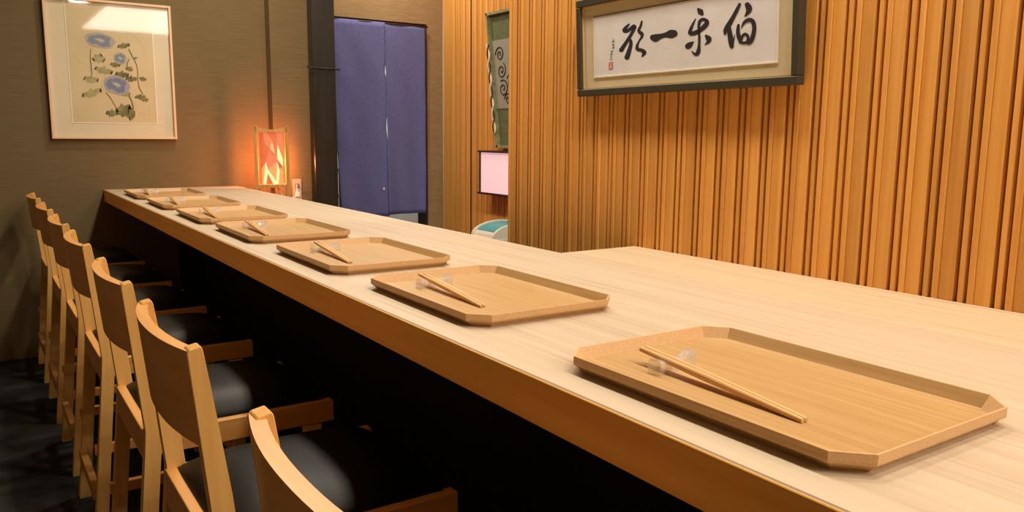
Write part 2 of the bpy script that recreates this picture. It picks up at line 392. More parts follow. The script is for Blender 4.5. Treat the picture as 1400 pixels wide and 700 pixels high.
REST, STICK = rest_mesh(), stick_mesh()
ORD = ['seventh', 'sixth', 'fifth', 'fourth', 'third', 'second', 'first']   # counted from the brown wall
TRAYS = [(0.579, 0.556, 0.0), (0.588, 1.163, -0.5), (0.581, 1.684, -0.5), (0.576, 2.225, -0.5), (0.572, 2.735, -0.5), (0.569, 3.27, -0.5), (0.566, 3.80, -0.5)]
proto = make_tray()
for i, (fx, yc, a) in enumerate(TRAYS):
    t = proto if i == 0 else copy_tree(proto)
    rz = math.radians(a); t.location = (fx + TW, yc, CT); t.rotation_euler = (0, 0, rz)
    tag(t, f'octagonal timber tray with raised rim, {ORD[i]} tray from the brown wall', 'tray', 'trays along the counter')
    R = Matrix.Rotation(rz, 4, 'Z'); base = Vector((fx + TW, yc, CT))
    rs = link('chopstick_rest', REST, None, base + R @ Vector((-0.043, 0.103, 0.0065))); rs.rotation_euler = (0, 0, rz + 0.14)
    tag(rs, f'clear glass chopstick rest on the {ORD[i]} tray from the brown wall', 'chopstick rest', 'glass chopstick rests')
    jit = random.uniform(-0.004, 0.004) if i else 0
    for k, (ax, bx) in enumerate(((-0.0560, -0.0670), (-0.0475, -0.0612))):
        pa = Vector((ax + jit, 0.1430, 0.0240)); pb = Vector((bx + jit, -0.0960, 0.0090))
        s = link('chopstick', STICK, None, base + R @ ((pa + pb) / 2))
        d = (R @ (pa - pb)).normalized()
        s.rotation_euler = d.to_track_quat('Y', 'Z').to_euler()
        tag(s, f'pale timber chopstick on the {ORD[i]} tray from brown wall, ' + ('chair side of its pair' if k == 0 else 'slat side of its pair'), 'chopstick', f'chopsticks on the {ORD[i]} tray')

# ================================================================ chairs
def make_chair():
    c = empty('dining_chair'); OX = 0.40
    prof = [(0.213, 0.782), (0.216, 0.787), (0.231, 0.790), (0.233, 0.786), (0.240, 0.74), (0.262, 0.58), (0.270, 0.50), (0.265, 0.45), (0.223, 0), (0.193, 0), (0.236, 0.45), (0.241, 0.50)]
    HW, PT = 0.183, 0.026
    for s in (-1, 1):
        bm = bmesh.new(); y0, y1 = sorted((s * HW, s * (HW - PT)))
        prism(bm, [(x - OX, z) for x, z in prof], y0, y1, 1)
        bmesh.ops.bevel(bm, geom=[e for e in bm.edges], offset=0.0012, segments=1, affect='EDGES')
        meshobj('rear_post', bm, 'chair_wood', c)
        nbox('side_rail', (0.25 - OX, 0.616 - OX, s * 0.181 if s < 0 else 0.157, -0.157 if s < 0 else 0.181, 0.448, 0.493), 'chair_rail_wood', c, 0.0012)
        bm = bmesh.new(); prism(bm, [(0.555 - OX, 0.445), (0.588 - OX, 0.445), (0.585 - OX, 0), (0.558 - OX, 0)], s * 0.178 if s < 0 else 0.150, -0.150 if s < 0 else 0.178, 1)
        meshobj('front_leg', bm, 'chair_wood', c)
        nbox('side_stretcher', (0.21 - OX, 0.575 - OX, s * 0.174 if s < 0 else 0.158, -0.158 if s < 0 else 0.174, 0.245, 0.270), 'chair_rail_wood', c, 0.001)
    # backrest: bowed panel between the posts
    bm = bmesh.new(); ny, nz = 18, 5; z0, z1, th = 0.652, 0.785, 0.017
    front, rear = [], []
    for j in range(nz + 1):
        z = z0 + (z1 - z0) * j / nz; base = 0.2125 + (0.785 - z) * 0.098
        rf, rr = [], []
        for i in range(ny + 1):
            t = -1 + 2 * i / ny; y = t * (HW - 0.002)
            xr = base + 0.002 - 0.0225 * (1 - abs(t) ** 2.2)
            rr.append(bm.verts.new((xr - OX, y, z))); rf.append(bm.verts.new((xr + th - OX, y, z)))
        front.append(rf); rear.append(rr)
    for j in range(nz):
        for i in range(ny):
            bm.faces.new((rear[j][i], rear[j][i + 1], rear[j + 1][i + 1], rear[j + 1][i]))
            bm.faces.new((front[j][i], front[j + 1][i], front[j + 1][i + 1], front[j][i + 1]))
    for i in range(ny):
        bm.faces.new((rear[0][i], front[0][i], front[0][i + 1], rear[0][i + 1])); bm.faces.new((rear[nz][i], rear[nz][i + 1], front[nz][i + 1], front[nz][i]))
    for j in range(nz):
        for i in (0, ny): bm.faces.new((rear[j][i], rear[j + 1][i], front[j + 1][i], front[j][i]))
    o = meshobj('backrest', bm, 'chair_back_wood', c)
    nbox('rear_rail', (0.236 - OX, 0.256 - OX, -0.16, 0.16, 0.435, 0.497), 'chair_cross_wood', c, 0.0012)
    nbox('front_rail', (0.572 - OX, 0.59 - OX, -0.16, 0.16, 0.435, 0.485), 'chair_cross_wood', c, 0.0012)
    nbox('rear_stretcher', (0.200 - OX, 0.218 - OX, -0.16, 0.16, 0.120, 0.152), 'chair_cross_wood', c, 0.001)
    nbox('foot_bar', (0.562 - OX, 0.582 - OX, -0.155, 0.155, 0.15, 0.18), 'chair_cross_wood', c, 0.001)
    # padded seat
    bm = bmesh.new(); nx, ny = 16, 16; grid = []
    X0, X1, W = 0.252 - OX, 0.600 - OX, 0.163
    for i in range(nx + 1):
        row = []
        for j in range(ny + 1):
            u, v = -1 + 2 * i / nx, -1 + 2 * j / ny
            u = math.sin(u * math.pi / 2); v = math.sin(v * math.pi / 2)
            hgt = (max(0, 1 - abs(u) ** 5)) ** 0.6 * (max(0, 1 - abs(v) ** 5)) ** 0.6
            row.append(bm.verts.new(((X0 + X1) / 2 + u * (X1 - X0) / 2, v * W, 0.493 + 0.036 * hgt + 0.008 * (1 - u * u) * (1 - v * v))))
        grid.append(row)
    for i in range(nx):
        for j in range(ny): bm.faces.new((grid[i][j], grid[i + 1][j], grid[i + 1][j + 1], grid[i][j + 1]))
    edge = [grid[i][0] for i in range(nx + 1)] + [grid[nx][j] for j in range(1, ny + 1)] + [grid[i][ny] for i in range(nx - 1, -1, -1)] + [grid[0][j] for j in range(ny - 1, 0, -1)]
    low = [bm.verts.new((v.co.x, v.co.y, 0.47)) for v in edge]
    n = len(edge)
    for k in range(n): bm.faces.new((edge[k], edge[(k + 1) % n], low[(k + 1) % n], low[k]))
    bm.faces.new(low)
    meshobj('seat_cushion', bm, 'leather', c, smooth=True)
    return c
wood('chair_back_wood', (226, 166, 92), (204, 140, 68), 1, 50, 0.04, 0.38, (0.25, 0.75), vary=0.04, bump=0.03)
wood('chair_cross_wood', (224, 164, 90), (202, 138, 66), 1, 50, 0.04, 0.4, (0.25, 0.75), vary=0.04, bump=0.03)
chair = make_chair()
CHAIRS = [0.612, 1.247, 1.785, 2.385, 2.905, 3.45, 4.03]
for i, y in enumerate(CHAIRS):
    c = chair if i == 0 else copy_tree(chair)
    c.location = (0.40, y, 0)
    tag(c, f'blond timber chair with black padded seat, {ORD[i]} chair from the brown wall', 'chair', 'chairs along the counter')

# ================================================================ black post, hook rod, noren
tag(nbox('lacquered_post', (1.5453, 1.6766, 4.211, NY + 0.1, 0, H), 'lacquer', None, 0.004), 'glossy black lacquered post between cloth wall and blue curtain', 'post')
bm = bmesh.new(); tube(bm, [(-0.022, 0.02, 0.004), (-0.022, -0.006, 0.004), (-0.01, -0.012, 0.001), (0.06, -0.012, -0.002), (0.150, -0.012, -0.004)], 0.004)
tag(meshobj('wall_hook_rod', bm, 'dark_metal', None, (1.5453, 4.207, 1.406), True), 'thin dark metal rod hooked across the black post', 'rod')

nr = tag(empty('noren_curtain', (2.11, NY - 0.03, 0)), 'indigo split noren curtain hanging in the doorway', 'curtain')
def noren_panel(x0f, x1f, z0, z1, seed):
    bm = bmesh.new(); nx, nz = 26, 40; F, B = [], []
    for j in range(nz + 1):
        z = z0 + (z1 - z0) * j / nz; a, b = x0f(z), x1f(z); drop = (z1 - z) / (z1 - z0)
        rf, rb = [], []
        for i in range(nx + 1):
            x = a + (b - a) * i / nx
            y = 0.010 * drop * math.sin(x * 19 + seed) + 0.006 * math.sin(x * 41 + z * 2 + seed * 2) * drop + 0.002 * math.sin(z * 17 + x * 30)
            rf.append(bm.verts.new((x - 2.11, y, z))); rb.append(bm.verts.new((x - 2.11, y + 0.0015, z)))
        F.append(rf); B.append(rb)
    for j in range(nz):
        for i in range(nx):
            bm.faces.new((F[j][i], F[j][i + 1], F[j + 1][i + 1], F[j + 1][i])); bm.faces.new((B[j][i], B[j + 1][i], B[j + 1][i + 1], B[j][i + 1]))
    for j in range(nz):
        for i in (0, nx): bm.faces.new((F[j][i], F[j + 1][i], B[j + 1][i], B[j][i]))
    for i in range(nx):
        for j in (0, nz): bm.faces.new((F[j][i], B[j][i], B[j][i + 1], F[j][i + 1]))
    return bm
NT = 1.725
def gap(z):   # half-width of the slit
    if z > 1.50: return -0.003
    return -0.003 + 0.0064 * math.exp(-((z - 1.44) / 0.045) ** 2) + 0.0066 * math.exp(-((z - 1.10) / 0.07) ** 2)
SL = lambda z: 2.137 + 0.012 * (1.5 - z)
meshobj('cloth_panel', noren_panel(lambda z: 1.80 + 0.045 * max(0, 1.4 - z), lambda z: SL(z) - gap(z), 0.555, NT, 0.3), 'noren_cloth', nr, smooth=True)
meshobj('cloth_panel', noren_panel(lambda z: SL(z) + gap(z), lambda z: 2.412 - 0.004 * (NT - z), 0.565, NT, 1.9), 'noren_cloth', nr, (0, 0.004, 0), smooth=True)
mk = hit(525, 258, (0, NY - 0.046, 0), Vector((0, 1, 0)))
bm = bmesh.new(); prism(bm, [(mk.x - 2.11 + 0.007 * math.cos(k * math.pi / 5) * (0.8 + 0.2 * (k % 2)), mk.z + 0.009 * math.sin(k * math.pi / 5)) for k in range(10)], -0.017, -0.0155, 1)
meshobj('cloth_mark', bm, 'vine_white', nr)
bm = bmesh.new(); tube(bm, [(1.72 - 2.11, 0.006, NT - 0.004), (DX1 - 2.11 + 0.004, 0.006, NT - 0.004)], 0.006)
meshobj('curtain_rod', bm, 'dark_brown_wood', nr, smooth=True)
# things in the back room seen past the curtain edges
ks = tag(empty('kitchen_shelf', (1.92, 5.5, 0)), 'white and steel shelf unit behind the indigo curtain', 'shelf')
for z in (0.35, 0.62, 0.80, 1.2): nbox('shelf_board', (-0.30, 0.22, -0.2, 0.2, z, z + 0.025), 'kitchen_white', ks)
for x in (-0.30, 0.20):
    for y in (-0.2, 0.18): nbox('shelf_leg', (x, x + 0.02, y, y + 0.02, 0, 1.3), 'steel_dark', ks)
nbox('storage_tub', (-0.27, 0.15, -0.17, 0.15, 0.645, 0.78), 'steel_dark', ks)

# ================================================================ flower picture on the far wall
def plane_pt(px, py, y): return hit(px, py, (0, y, 0), Vector((0, 1, 0)))
PCX, PCZ = 0.598, 1.04
pic = tag(empty('flower_picture', (PCX, WY, 1.03)), 'framed watercolour of blue morning glories on the brown wall', 'picture')
def prel(x, y, z): return (x - PCX, y - WY, z - 1.03)
PX0, PX1, PZ0, PZ1 = 0.327, 0.874, 1.028, 1.672
FW, FD = 0.011, 0.028
def pbox(name, x0, x1, y0, y1, z0, z1, m, par=pic, bev=0.0): return nbox(name, (x0 - PCX, x1 - PCX, y0 - WY, y1 - WY, z0 - 1.03, z1 - 1.03), m, par, bev)
pbox('frame_side', PX0, PX0 + FW, WY - FD, WY, PZ0, PZ1, 'frame_blond', bev=0.001)
pbox('frame_side', PX1 - FW, PX1, WY - FD, WY, PZ0, PZ1, 'frame_blond', bev=0.001)
pbox('frame_side', PX0 + FW, PX1 - FW, WY - FD, WY, PZ0, PZ0 + FW, 'frame_blond', bev=0.001)
pbox('frame_side', PX0 + FW, PX1 - FW, WY - FD, WY, PZ1 - FW, PZ1, 'frame_blond', bev=0.001)
pbox('mat_board', PX0 + FW, PX1 - FW, WY - 0.012, WY - 0.004, PZ0 + FW, PZ1 - FW, 'mat_cream')
# window in the mat: measured on the photograph
a = plane_pt(91, 14, WY - 0.012); b = plane_pt(213.5, 168.5, WY - 0.012)
wx0, wx1, wz0, wz1 = 0.418, 0.786, 1.105, 1.655
paper = pbox('painted_sheet', wx0, wx1, WY - 0.0128, WY - 0.0118, wz0, wz1, 'painting_paper')
for (x0, x1, z0, z1) in ((wx0 - .003, wx0, wz0, wz1), (wx1, wx1 + .003, wz0, wz1), (wx0 - .003, wx1 + .003, wz0 - .003, wz0), (wx0 - .003, wx1 + .003, wz1, wz1 + .003)):
    pbox('mat_bevel', x0, x1, WY - 0.0140, WY - 0.0118, z0, z1, 'mat_bevel')
PY = WY - 0.0130
def cropp(cx, cy): return 90 + cx * 0.2285, 20 + cy * 0.2285
layer = [0]
def pt(cx, cy):
    p = plane_pt(*cropp(cx, cy), PY); return p.x, p.z
def flat_poly(name, pts, m):
    layer[0] += 1; y = PY - WY - 0.00003 * layer[0]
    bm = bmesh.new(); prism(bm, [(x - PCX, z - 1.03) for x, z in pts], y, y + 0.0002, 1)
    bmesh.ops.triangulate(bm, faces=[f for f in bm.faces if len(f.verts) > 4])
    return meshobj(name, bm, m, paper)
def ribbon(name, cpts, m):
    P = smoothpath(cpts, 5); Lf, Rt = [], []
    for i, p in enumerate(P):
        a, b = P[max(i - 1, 0)], P[min(i + 1, len(P) - 1)]
        dx, dy = b[0] - a[0], b[1] - a[1]; l = math.hypot(dx, dy) or 1
        nx, ny = -dy / l * p[2] / 2, dx / l * p[2] / 2
        Lf.append(pt(p[0] + nx, p[1] + ny)); Rt.append(pt(p[0] - nx, p[1] - ny))
    layer[0] += 1; y = PY - WY - 0.00003 * layer[0]
    bm = bmesh.new()
    for i in range(len(P) - 1):
        q = [Lf[i], Lf[i + 1], Rt[i + 1], Rt[i]]
        bm.faces.new([bm.verts.new((x - PCX, y, z - 1.03)) for x, z in q])
    bmesh.ops.remove_doubles(bm, verts=bm.verts, dist=1e-6)
    return meshobj(name, bm, m, paper)
def leaf(cx, cy, rx, ry, rot, m, lobes=3):
    pts = []
    for x, y in ((0, -1), (.18, -.5), (.5, -.62), (.95, -.55), (.72, -.1), (.9, .35), (.5, .35), (.3, .75), (0, .62), (-.35, .85), (-.5, .4), (-.95, .4), (-.7, 0), (-.8, -.45), (-.35, -.45)):
        x, y = x * rx, y * ry
        pts.append(pt(cx + x * math.cos(rot) - y * math.sin(rot), cy + x * math.sin(rot) + y * math.cos(rot)))
    return flat_poly('painted_leaf', pts, m)
for s in ([(50, 245, 4), (80, 280, 4), (125, 302, 4), (155, 345, 4)], [(185, 55, 5), (176, 80, 4), (180, 110, 4)], [(350, 75, 3), (362, 130, 3), (380, 180, 3)], [(385, 110, 3), (430, 150, 3), (480, 230, 3)], [(415, 520, 3), (430, 580, 3), (490, 600, 3), (500, 540, 3)]):
    ribbon('painted_tendril', s, 'stem_pale')
for s in ([(150, 205, 5), (146, 250, 6), (150, 300, 7), (156, 360, 6)], [(375, 205, 7), (395, 245, 7), (425, 310, 6), (432, 400, 6), (440, 440, 8), (462, 478, 6)], [(240, 465, 6), (270, 505, 7), (300, 555, 6)], [(365, 470, 8), (390, 510, 9), (402, 560, 9), (398, 620, 7)], [(380, 265, 6), (365, 300, 7), (385, 330, 6)]):
    ribbon('painted_stem', s, 'stem_brown')
for l in ((195, 262, 42, 34, 0.4, 'leaf_pale'), (225, 335, 60, 30, 0.3, 'leaf_pale'), (150, 388, 48, 30, 0.2, 'leaf_pale'), (155, 470, 66, 32, -0.25, 'leaf_pale'), (345, 187, 40, 22, -0.1, 'leaf_olive'), (295, 300, 32, 20, 0.2, 'leaf_olive'), (335, 360, 44, 28, 0.2, 'leaf_olive'), (380, 325, 26, 18, 0.6, 'leaf_olive'), (390, 385, 36, 24, 0.1, 'leaf_olive'), (460, 385, 22, 18, 0.3, 'leaf_olive'), (462, 500, 40, 22, 0.6, 'leaf_olive'), (432, 490, 24, 14, -0.3, 'leaf_olive'), (275, 590, 38, 28, 0.1, 'leaf_olive'), (348, 575, 52, 52, 0.7, 'leaf_olive'), (395, 600, 20, 44, 0.1, 'leaf_olive'), (416, 260, 12, 9, 0, 'leaf_olive'), (355, 470, 32, 26, 0.4, 'leaf_pale')):
    leaf(*l)
for (cx, cy, rx, ry, rot, m) in ((205, 155, 90, 46, 0.12, 'petal_grey_blue'), (325, 262, 40, 36, 0.2, 'petal_grey_blue'), (305, 422, 78, 56, 0.25, 'petal_blue')):
    x0, z0 = pt(cx, cy); x1, _ = pt(cx + rx, cy); _, z1 = pt(cx, cy - ry); sx, sz = abs(x1 - x0), abs(z1 - z0)
    bm = bmesh.new(); layer[0] += 1
    prism(bm, [(math.cos(2 * math.pi * k / 40) * (1 + 0.035 * math.sin(k * math.pi / 4)), math.sin(2 * math.pi * k / 40) * (1 + 0.035 * math.sin(k * math.pi / 4))) for k in range(40)], 0, 1, 1)
    o = meshobj('painted_flower', bm, m, paper); o.location = (x0 - PCX, PY - WY - 0.00003 * layer[0], z0 - 1.03); o.rotation_euler = (0, rot, 0); o.scale = (sx, 0.0002, sz)
bm = bmesh.new(); bm.faces.new([bm.verts.new(prel(x, WY - 0.0185, z)) for x, z in ((PX0 + FW, PZ0 + FW), (PX1 - FW, PZ0 + FW), (PX1 - FW, PZ1 - FW), (PX0 + FW, PZ1 - FW))])
meshobj('glass', bm, 'glazing', pic)

# ================================================================ calligraphy panel on the slats
LEAN = 0.05
FB, FH, FY0, FY1 = 1.168, 0.248, 1.033, 1.733
cal = tag(empty('calligraphy_panel', (SX - 0.006, (FY0 + FY1) / 2, FB)), 'framed brush calligraphy reading 伯楽一顧 on the slatted wall', 'picture')
cal.rotation_euler = (0, -LEAN, 0)
cal_hw = (FY1 - FY0) / 2
def cbox(name, x0, x1, y0, y1, z0, z1, m, bev=0.0, par=None): return nbox(name, (x0, x1, y0, y1, z0, z1), m, par or cal, bev)
BW = 0.0185
cbox('frame_side', -0.022, 0.0, -cal_hw, cal_hw, 0, BW, 'frame_olive', 0.002)
cbox('frame_side', -0.022, 0.0, -cal_hw, cal_hw, FH - BW, FH, 'frame_olive', 0.002)
cbox('frame_side', -0.022, 0.0, -cal_hw, -cal_hw + BW, BW, FH - BW, 'frame_olive', 0.002)
cbox('frame_side', -0.022, 0.0, cal_hw - BW, cal_hw, BW, FH - BW, 'frame_olive', 0.002)
GE = 0.0025
for e in ((-cal_hw + BW, cal_hw - BW, BW, BW + GE), (-cal_hw + BW, cal_hw - BW, FH - BW - GE, FH - BW), (-cal_hw + BW, -cal_hw + BW + GE, BW, FH - BW), (cal_hw - BW - GE, cal_hw - BW, BW, FH - BW)):
    cbox('gilt_slip', -0.015, -0.006, *e, 'gold_edge')
cbox('mat_board', -0.012, -0.004, -cal_hw + BW, cal_hw - BW, BW, FH - BW, 'mat_beige')
cal_m = Matrix.Translation(cal.location) @ Matrix.Rotation(-LEAN, 4, 'Y'); cal_i = cal_m.inverted()
cal_n = (cal_m.to_3x3() @ Vector((1, 0, 0)))
def cpt(px, py, off=-0.0134):
    p = hit(px, py, cal_m @ Vector((off, 0, 0)), cal_n); q = cal_i @ p; return q.y, q.z
yl, zb = cpt(812.7, 105.4); yr, zb2 = cpt(1062, 82.8); _, zt = cpt(815, 23.3)
zb = (zb + zb2) / 2
sheet = cbox('calligraphy_sheet', -0.0128, -0.0118, yr, yl, zb, zt, 'scroll_paper')
cbox('mat_bevel', -0.0140, -0.0118, yr - 0.002, yl + 0.002, zb - 0.003, zb, 'mat_bevel')
cbox('mat_bevel', -0.0140, -0.0118, yr - 0.002, yr, zb, zt, 'mat_bevel')
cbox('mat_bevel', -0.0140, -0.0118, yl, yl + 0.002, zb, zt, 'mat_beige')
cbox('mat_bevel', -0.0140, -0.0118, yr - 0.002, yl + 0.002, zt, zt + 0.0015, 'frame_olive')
A = lambda p: (830 + p[0] * 0.1571, p[1] * 0.1571, p[2] * 0.1571)
B = lambda p: (940 + p[0] * 0.1429, p[1] * 0.1429, p[2] * 0.1429)
CHARS = {
 'brush_character_ko': [(A, [(190, 212, 14), (165, 238, 26), (150, 265, 34), (178, 268, 26), (215, 240, 28), (236, 232, 34), (228, 262, 28), (200, 315, 26), (160, 378, 28), (122, 436, 34)]),
        (A, [(178, 335, 14), (200, 350, 26), (206, 385, 28), (192, 440, 34), (172, 500, 40)]),
        (A, [(301, 188, 16), (292, 225, 20), (275, 268, 24), (300, 295, 30), (303, 318, 22), (280, 355, 15), (262, 395, 22), (264, 428, 28), (298, 437, 28), (322, 455, 34), (316, 475, 24), (300, 492, 8)])],
 'brush_character_ichi': [(A, [(398, 326, 46), (420, 330, 62), (455, 319, 44), (490, 308, 36), (520, 302, 44), (552, 297, 66), (582, 292, 56)])],
 'brush_character_raku': [(A, [(795, 82, 24), (812, 103, 46), (826, 122, 26)]),
        (A, [(769, 165, 8), (745, 212, 20), (726, 258, 26), (722, 288, 32), (758, 288, 34), (810, 262, 34), (856, 220, 38), (868, 190, 34), (845, 170, 26), (816, 176, 26), (800, 205, 24), (797, 260, 20), (802, 330, 20), (800, 400, 22), (794, 446, 34), (780, 472, 30), (758, 468, 20), (735, 445, 6)]),
        (A, [(748, 366, 12), (722, 388, 42), (702, 403, 44)]),
        (B, [(178, 345, 26), (200, 372, 52), (198, 398, 34), (165, 430, 5)])],
 'brush_character_haku': [(B, [(498, 42, 26), (470, 100, 32), (432, 172, 36), (392, 242, 44), (364, 288, 38), (357, 325, 20)]),
        (B, [(392, 250, 34), (404, 320, 42), (414, 390, 46), (422, 445, 36)]),
        (B, [(430, 425, 18), (442, 380, 12), (450, 330, 5)]),
        (B, [(572, 46, 44), (588, 82, 54), (576, 120, 36), (543, 160, 5)]),
        (B, [(487, 242, 24), (482, 300, 32), (490, 350, 36), (508, 402, 32)]),
        (B, [(516, 270, 6), (540, 217, 24), (585, 190, 34), (624, 206, 38), (638, 262, 36), (630, 330, 38), (606, 395, 36), (580, 418, 22)]),
        (B, [(505, 402, 28), (540, 411, 24), (572, 398, 26), (578, 350, 24), (552, 327, 26), (524, 348, 24), (514, 384, 22)])],
}
lay = 0
def ink_ribbon(bm, pts, off):
    P = smoothpath([(p[0], p[1], p[2] * 1.14) for p in pts], 5); Lf, Rt = [], []
    for i, p in enumerate(P):
        a, b = P[max(i - 1, 0)], P[min(i + 1, len(P) - 1)]
        dx, dy = b[0] - a[0], b[1] - a[1]; l = math.hypot(dx, dy) or 1
        nx, ny = -dy / l * p[2] / 2, dx / l * p[2] / 2
        Lf.append(cpt(p[0] + nx, p[1] + ny)); Rt.append(cpt(p[0] - nx, p[1] - ny))
    for i in range(len(P) - 1):
        bm.faces.new([bm.verts.new((off, y, z)) for y, z in (Lf[i], Lf[i + 1], Rt[i + 1], Rt[i])])
    for p in (P[0], P[-1]):          # round stroke ends
        bm.faces.new([bm.verts.new((off - 0.00002, *cpt(p[0] + math.cos(t * math.pi / 6) * p[2] / 2, p[1] + math.sin(t * math.pi / 6) * p[2] / 2))) for t in range(12)])
for name, strokes in CHARS.items():
    bm = bmesh.new()
    for fn, pts in strokes:
        lay += 1; ink_ribbon(bm, [fn(p) for p in pts], -0.0130 - 0.00003 * lay)
    meshobj(name, bm, 'ink', sheet)
bm = bmesh.new()
for (x, y, dx, dy) in ((838.5, 54, 0, 3.5), (836.8, 57, 3.5, -.4), (837, 60.5, 3, 1), (838.5, 62, .2, 4), (837, 66, 3.2, -.6), (835.5, 70.5, 2.6, -.3), (836.6, 70, -.4, 4), (834.5, 74.5, 3, .5), (835.6, 77, .2, 2.5), (834.4, 81, 2, .4)):
    lay += 1; ink_ribbon(bm, [(x, y, 0.9), (x + dx / 2, y + dy / 2, 0.8), (x + dx, y + dy, 0.6)], -0.0130 - 0.00003 * lay)
meshobj('signature', bm, 'ink', sheet)
bm = bmesh.new(); q = [cpt(832.4, 85.4), cpt(838, 84.9), cpt(837.8, 94.4), cpt(832.2, 94.9)]
bm.faces.new([bm.verts.new((-0.0133, y, z)) for y, z in q]); meshobj('red_seal', bm, 'seal_red', sheet)
bm = bmesh.new()
for l in ([(833.6, 87.5, .6), (836.8, 87.2, .6)], [(835.2, 86.4, .6), (835, 93.5, .6)], [(833.6, 90.3, .6), (836.8, 90, .6)], [(833.4, 92.8, .6), (836.6, 92.5, .6)]):
    P = [l[0], ((l[0][0] + l[1][0]) / 2, (l[0][1] + l[1][1]) / 2, .6), l[1]]
    ink_ribbon(bm, P, -0.01345)
meshobj('seal_mark', bm, 'scroll_paper', sheet)

# ================================================================ paper lamp, socket and cord
LX0, LX1, LY0, LY1, LZ0, LZ1 = 1.208, 1.378, 4.09, 4.20, 0.66, 1.098
lx, ly = (LX0 + LX1) / 2, (LY0 + LY1) / 2
lamp = tag(empty('paper_lamp', (lx, ly, LZ0), math.radians(-17)), 'glowing coral paper lamp in a timber frame behind the counter', 'lamp')
def lb(name, x0, x1, y0, y1, z0, z1, m, bev=0.0): return nbox(name, (x0 - lx, x1 - lx, y0 - ly, y1 - ly, z0 - LZ0, z1 - LZ0), m, lamp, bev)
PW = 0.018
for x in (LX0, LX1 - PW):
    for y in (LY0, LY1 - PW): lb('post', x, x + PW, y, y + PW, LZ0, LZ1, 'lamp_wood', 0.0015)
def arc_rail(along_x, fixed):
    a0, a1 = (LX0 - lx, LX1 - lx) if along_x else (LY0 - ly, LY1 - ly)
    n = 12; top, bot = [], []
    for i in range(n + 1):
        t = -1 + 2 * i / n; x = a0 + (a1 - a0) * i / n
        top.append((x, LZ1 - LZ0 - 0.016 * (1 - t * t) - 0.001)); bot.append((x, LZ1 - LZ0 - 0.032))
    bm = bmesh.new(); pts = top + bot[::-1]
    prism(bm, pts, fixed, fixed + 0.010, 1 if along_x else 0)
    meshobj('top_rail', bm, 'lamp_wood', lamp)
arc_rail(True, LY0 - ly + 0.004); arc_rail(True, LY1 - ly - 0.014); arc_rail(False, LX0 - lx + 0.004); arc_rail(False, LX1 - lx - 0.014)
for ext in ((LX0 + PW, LX1 - PW, LY0 + 0.004, LY0 + 0.014), (LX0 + PW, LX1 - PW, LY1 - 0.014, LY1 - 0.004), (LX0 + 0.004, LX0 + 0.014, LY0 + PW, LY1 - PW), (LX1 - 0.014, LX1 - 0.004, LY0 + PW, LY1 - PW)):
    lb('bottom_rail', *ext, 0.786, 0.802, 'lamp_wood')
lb('base_plate', LX0 + 0.02, LX1 - 0.02, LY0 + 0.02, LY1 - 0.02, 0.790, 0.798, 'lamp_wood')
# shade: softly rounded paper body with overlapping twisted paper leaves
bm = bmesh.new(); n = 32; SXr, SYr = 0.058, 0.042; SZ0, SZ1 = 0.803, 1.067
def shade_pt(t, k=1.0):
    c, s = math.cos(t), math.sin(t); e = 0.62
    return (SXr * k * math.copysign(abs(c) ** e, c), SYr * k * math.copysign(abs(s) ** e, s))
TS = [-math.pi / 2 + (-1.35 + 2.7 * i / n) for i in range(n + 1)]      # sheet wraps the front and sides, open towards the wall
lo = [bm.verts.new((*shade_pt(t), SZ0 - LZ0)) for t in TS]; hi = [bm.verts.new((*shade_pt(t), SZ1 - LZ0)) for t in TS]
for i in range(n): bm.faces.new((lo[i], lo[i + 1], hi[i + 1], hi[i]))
shade = meshobj('paper_shade', bm, 'lamp_paper', lamp, smooth=False)
def paper_leaf(pts, m, k):
    bm = bmesh.new(); y = -SYr - 0.0012 * k
    prism(bm, [((px - 257.5) / 185 * 0.112, SZ1 - LZ0 - (py - 145) / 390 * (SZ1 - SZ0)) for px, py in pts], y, y + 0.0006, 1)
    meshobj('paper_leaf', bm, m, shade)
for k, (pts, m) in enumerate((([(190, 148), (225, 148), (262, 205), (245, 270), (210, 240)], 'lamp_paper_dim'), ([(300, 148), (350, 148), (350, 350), (305, 230)], 'lamp_paper_dim'), ([(245, 270), (287, 310), (300, 365), (222, 420), (207, 365)], 'lamp_paper_dim'),
        ([(225, 420), (300, 365), (295, 520), (262, 490)], 'lamp_paper_glow'), ([(318, 420), (345, 405), (350, 535), (305, 535)], 'lamp_paper_glow'), ([(172, 420), (207, 365), (200, 440), (183, 530), (172, 535)], 'lamp_paper_glow'),
        ([(207, 365), (225, 430), (205, 533), (183, 533)], 'lamp_paper_bright'), ([(222, 420), (294, 522), (288, 535), (262, 533), (215, 440)], 'lamp_paper_bright'), ([(300, 365), (318, 430), (305, 533), (285, 533)], 'lamp_paper_bright'), ([(305, 232), (348, 350), (345, 405), (300, 345)], 'lamp_paper_bright'), ([(262, 205), (287, 310), (245, 270)], 'lamp_paper_soft'))):
    paper_leaf(pts, m, 1 + k)
pl = bpy.data.lights.new('lamp_bulb', 'POINT'); pl.energy = 6.0; pl.color = (1.0, 0.34, 0.13); pl.shadow_soft_size = 0.02
po = bpy.data.objects.new('lamp_bulb', pl); COL.objects.link(po); po.parent = lamp; po.location = (0.022, 0.0, 0.24)
so = tag(empty('wall_socket', (1.461, 4.265, 0.70)), 'pale double wall socket beside the paper lamp', 'socket')
nbox('cover_plate', (-0.025, 0.025, -0.006, 0.0, 0, 0.118), 'socket_plate', so, 0.002)
for z in (0.068, 0.022): nbox('outlet', (-0.012, 0.012, -0.0085, -0.004, z, z + 0.026), 'socket_dark' if z > .05 else 'white_cord', so, 0.001)
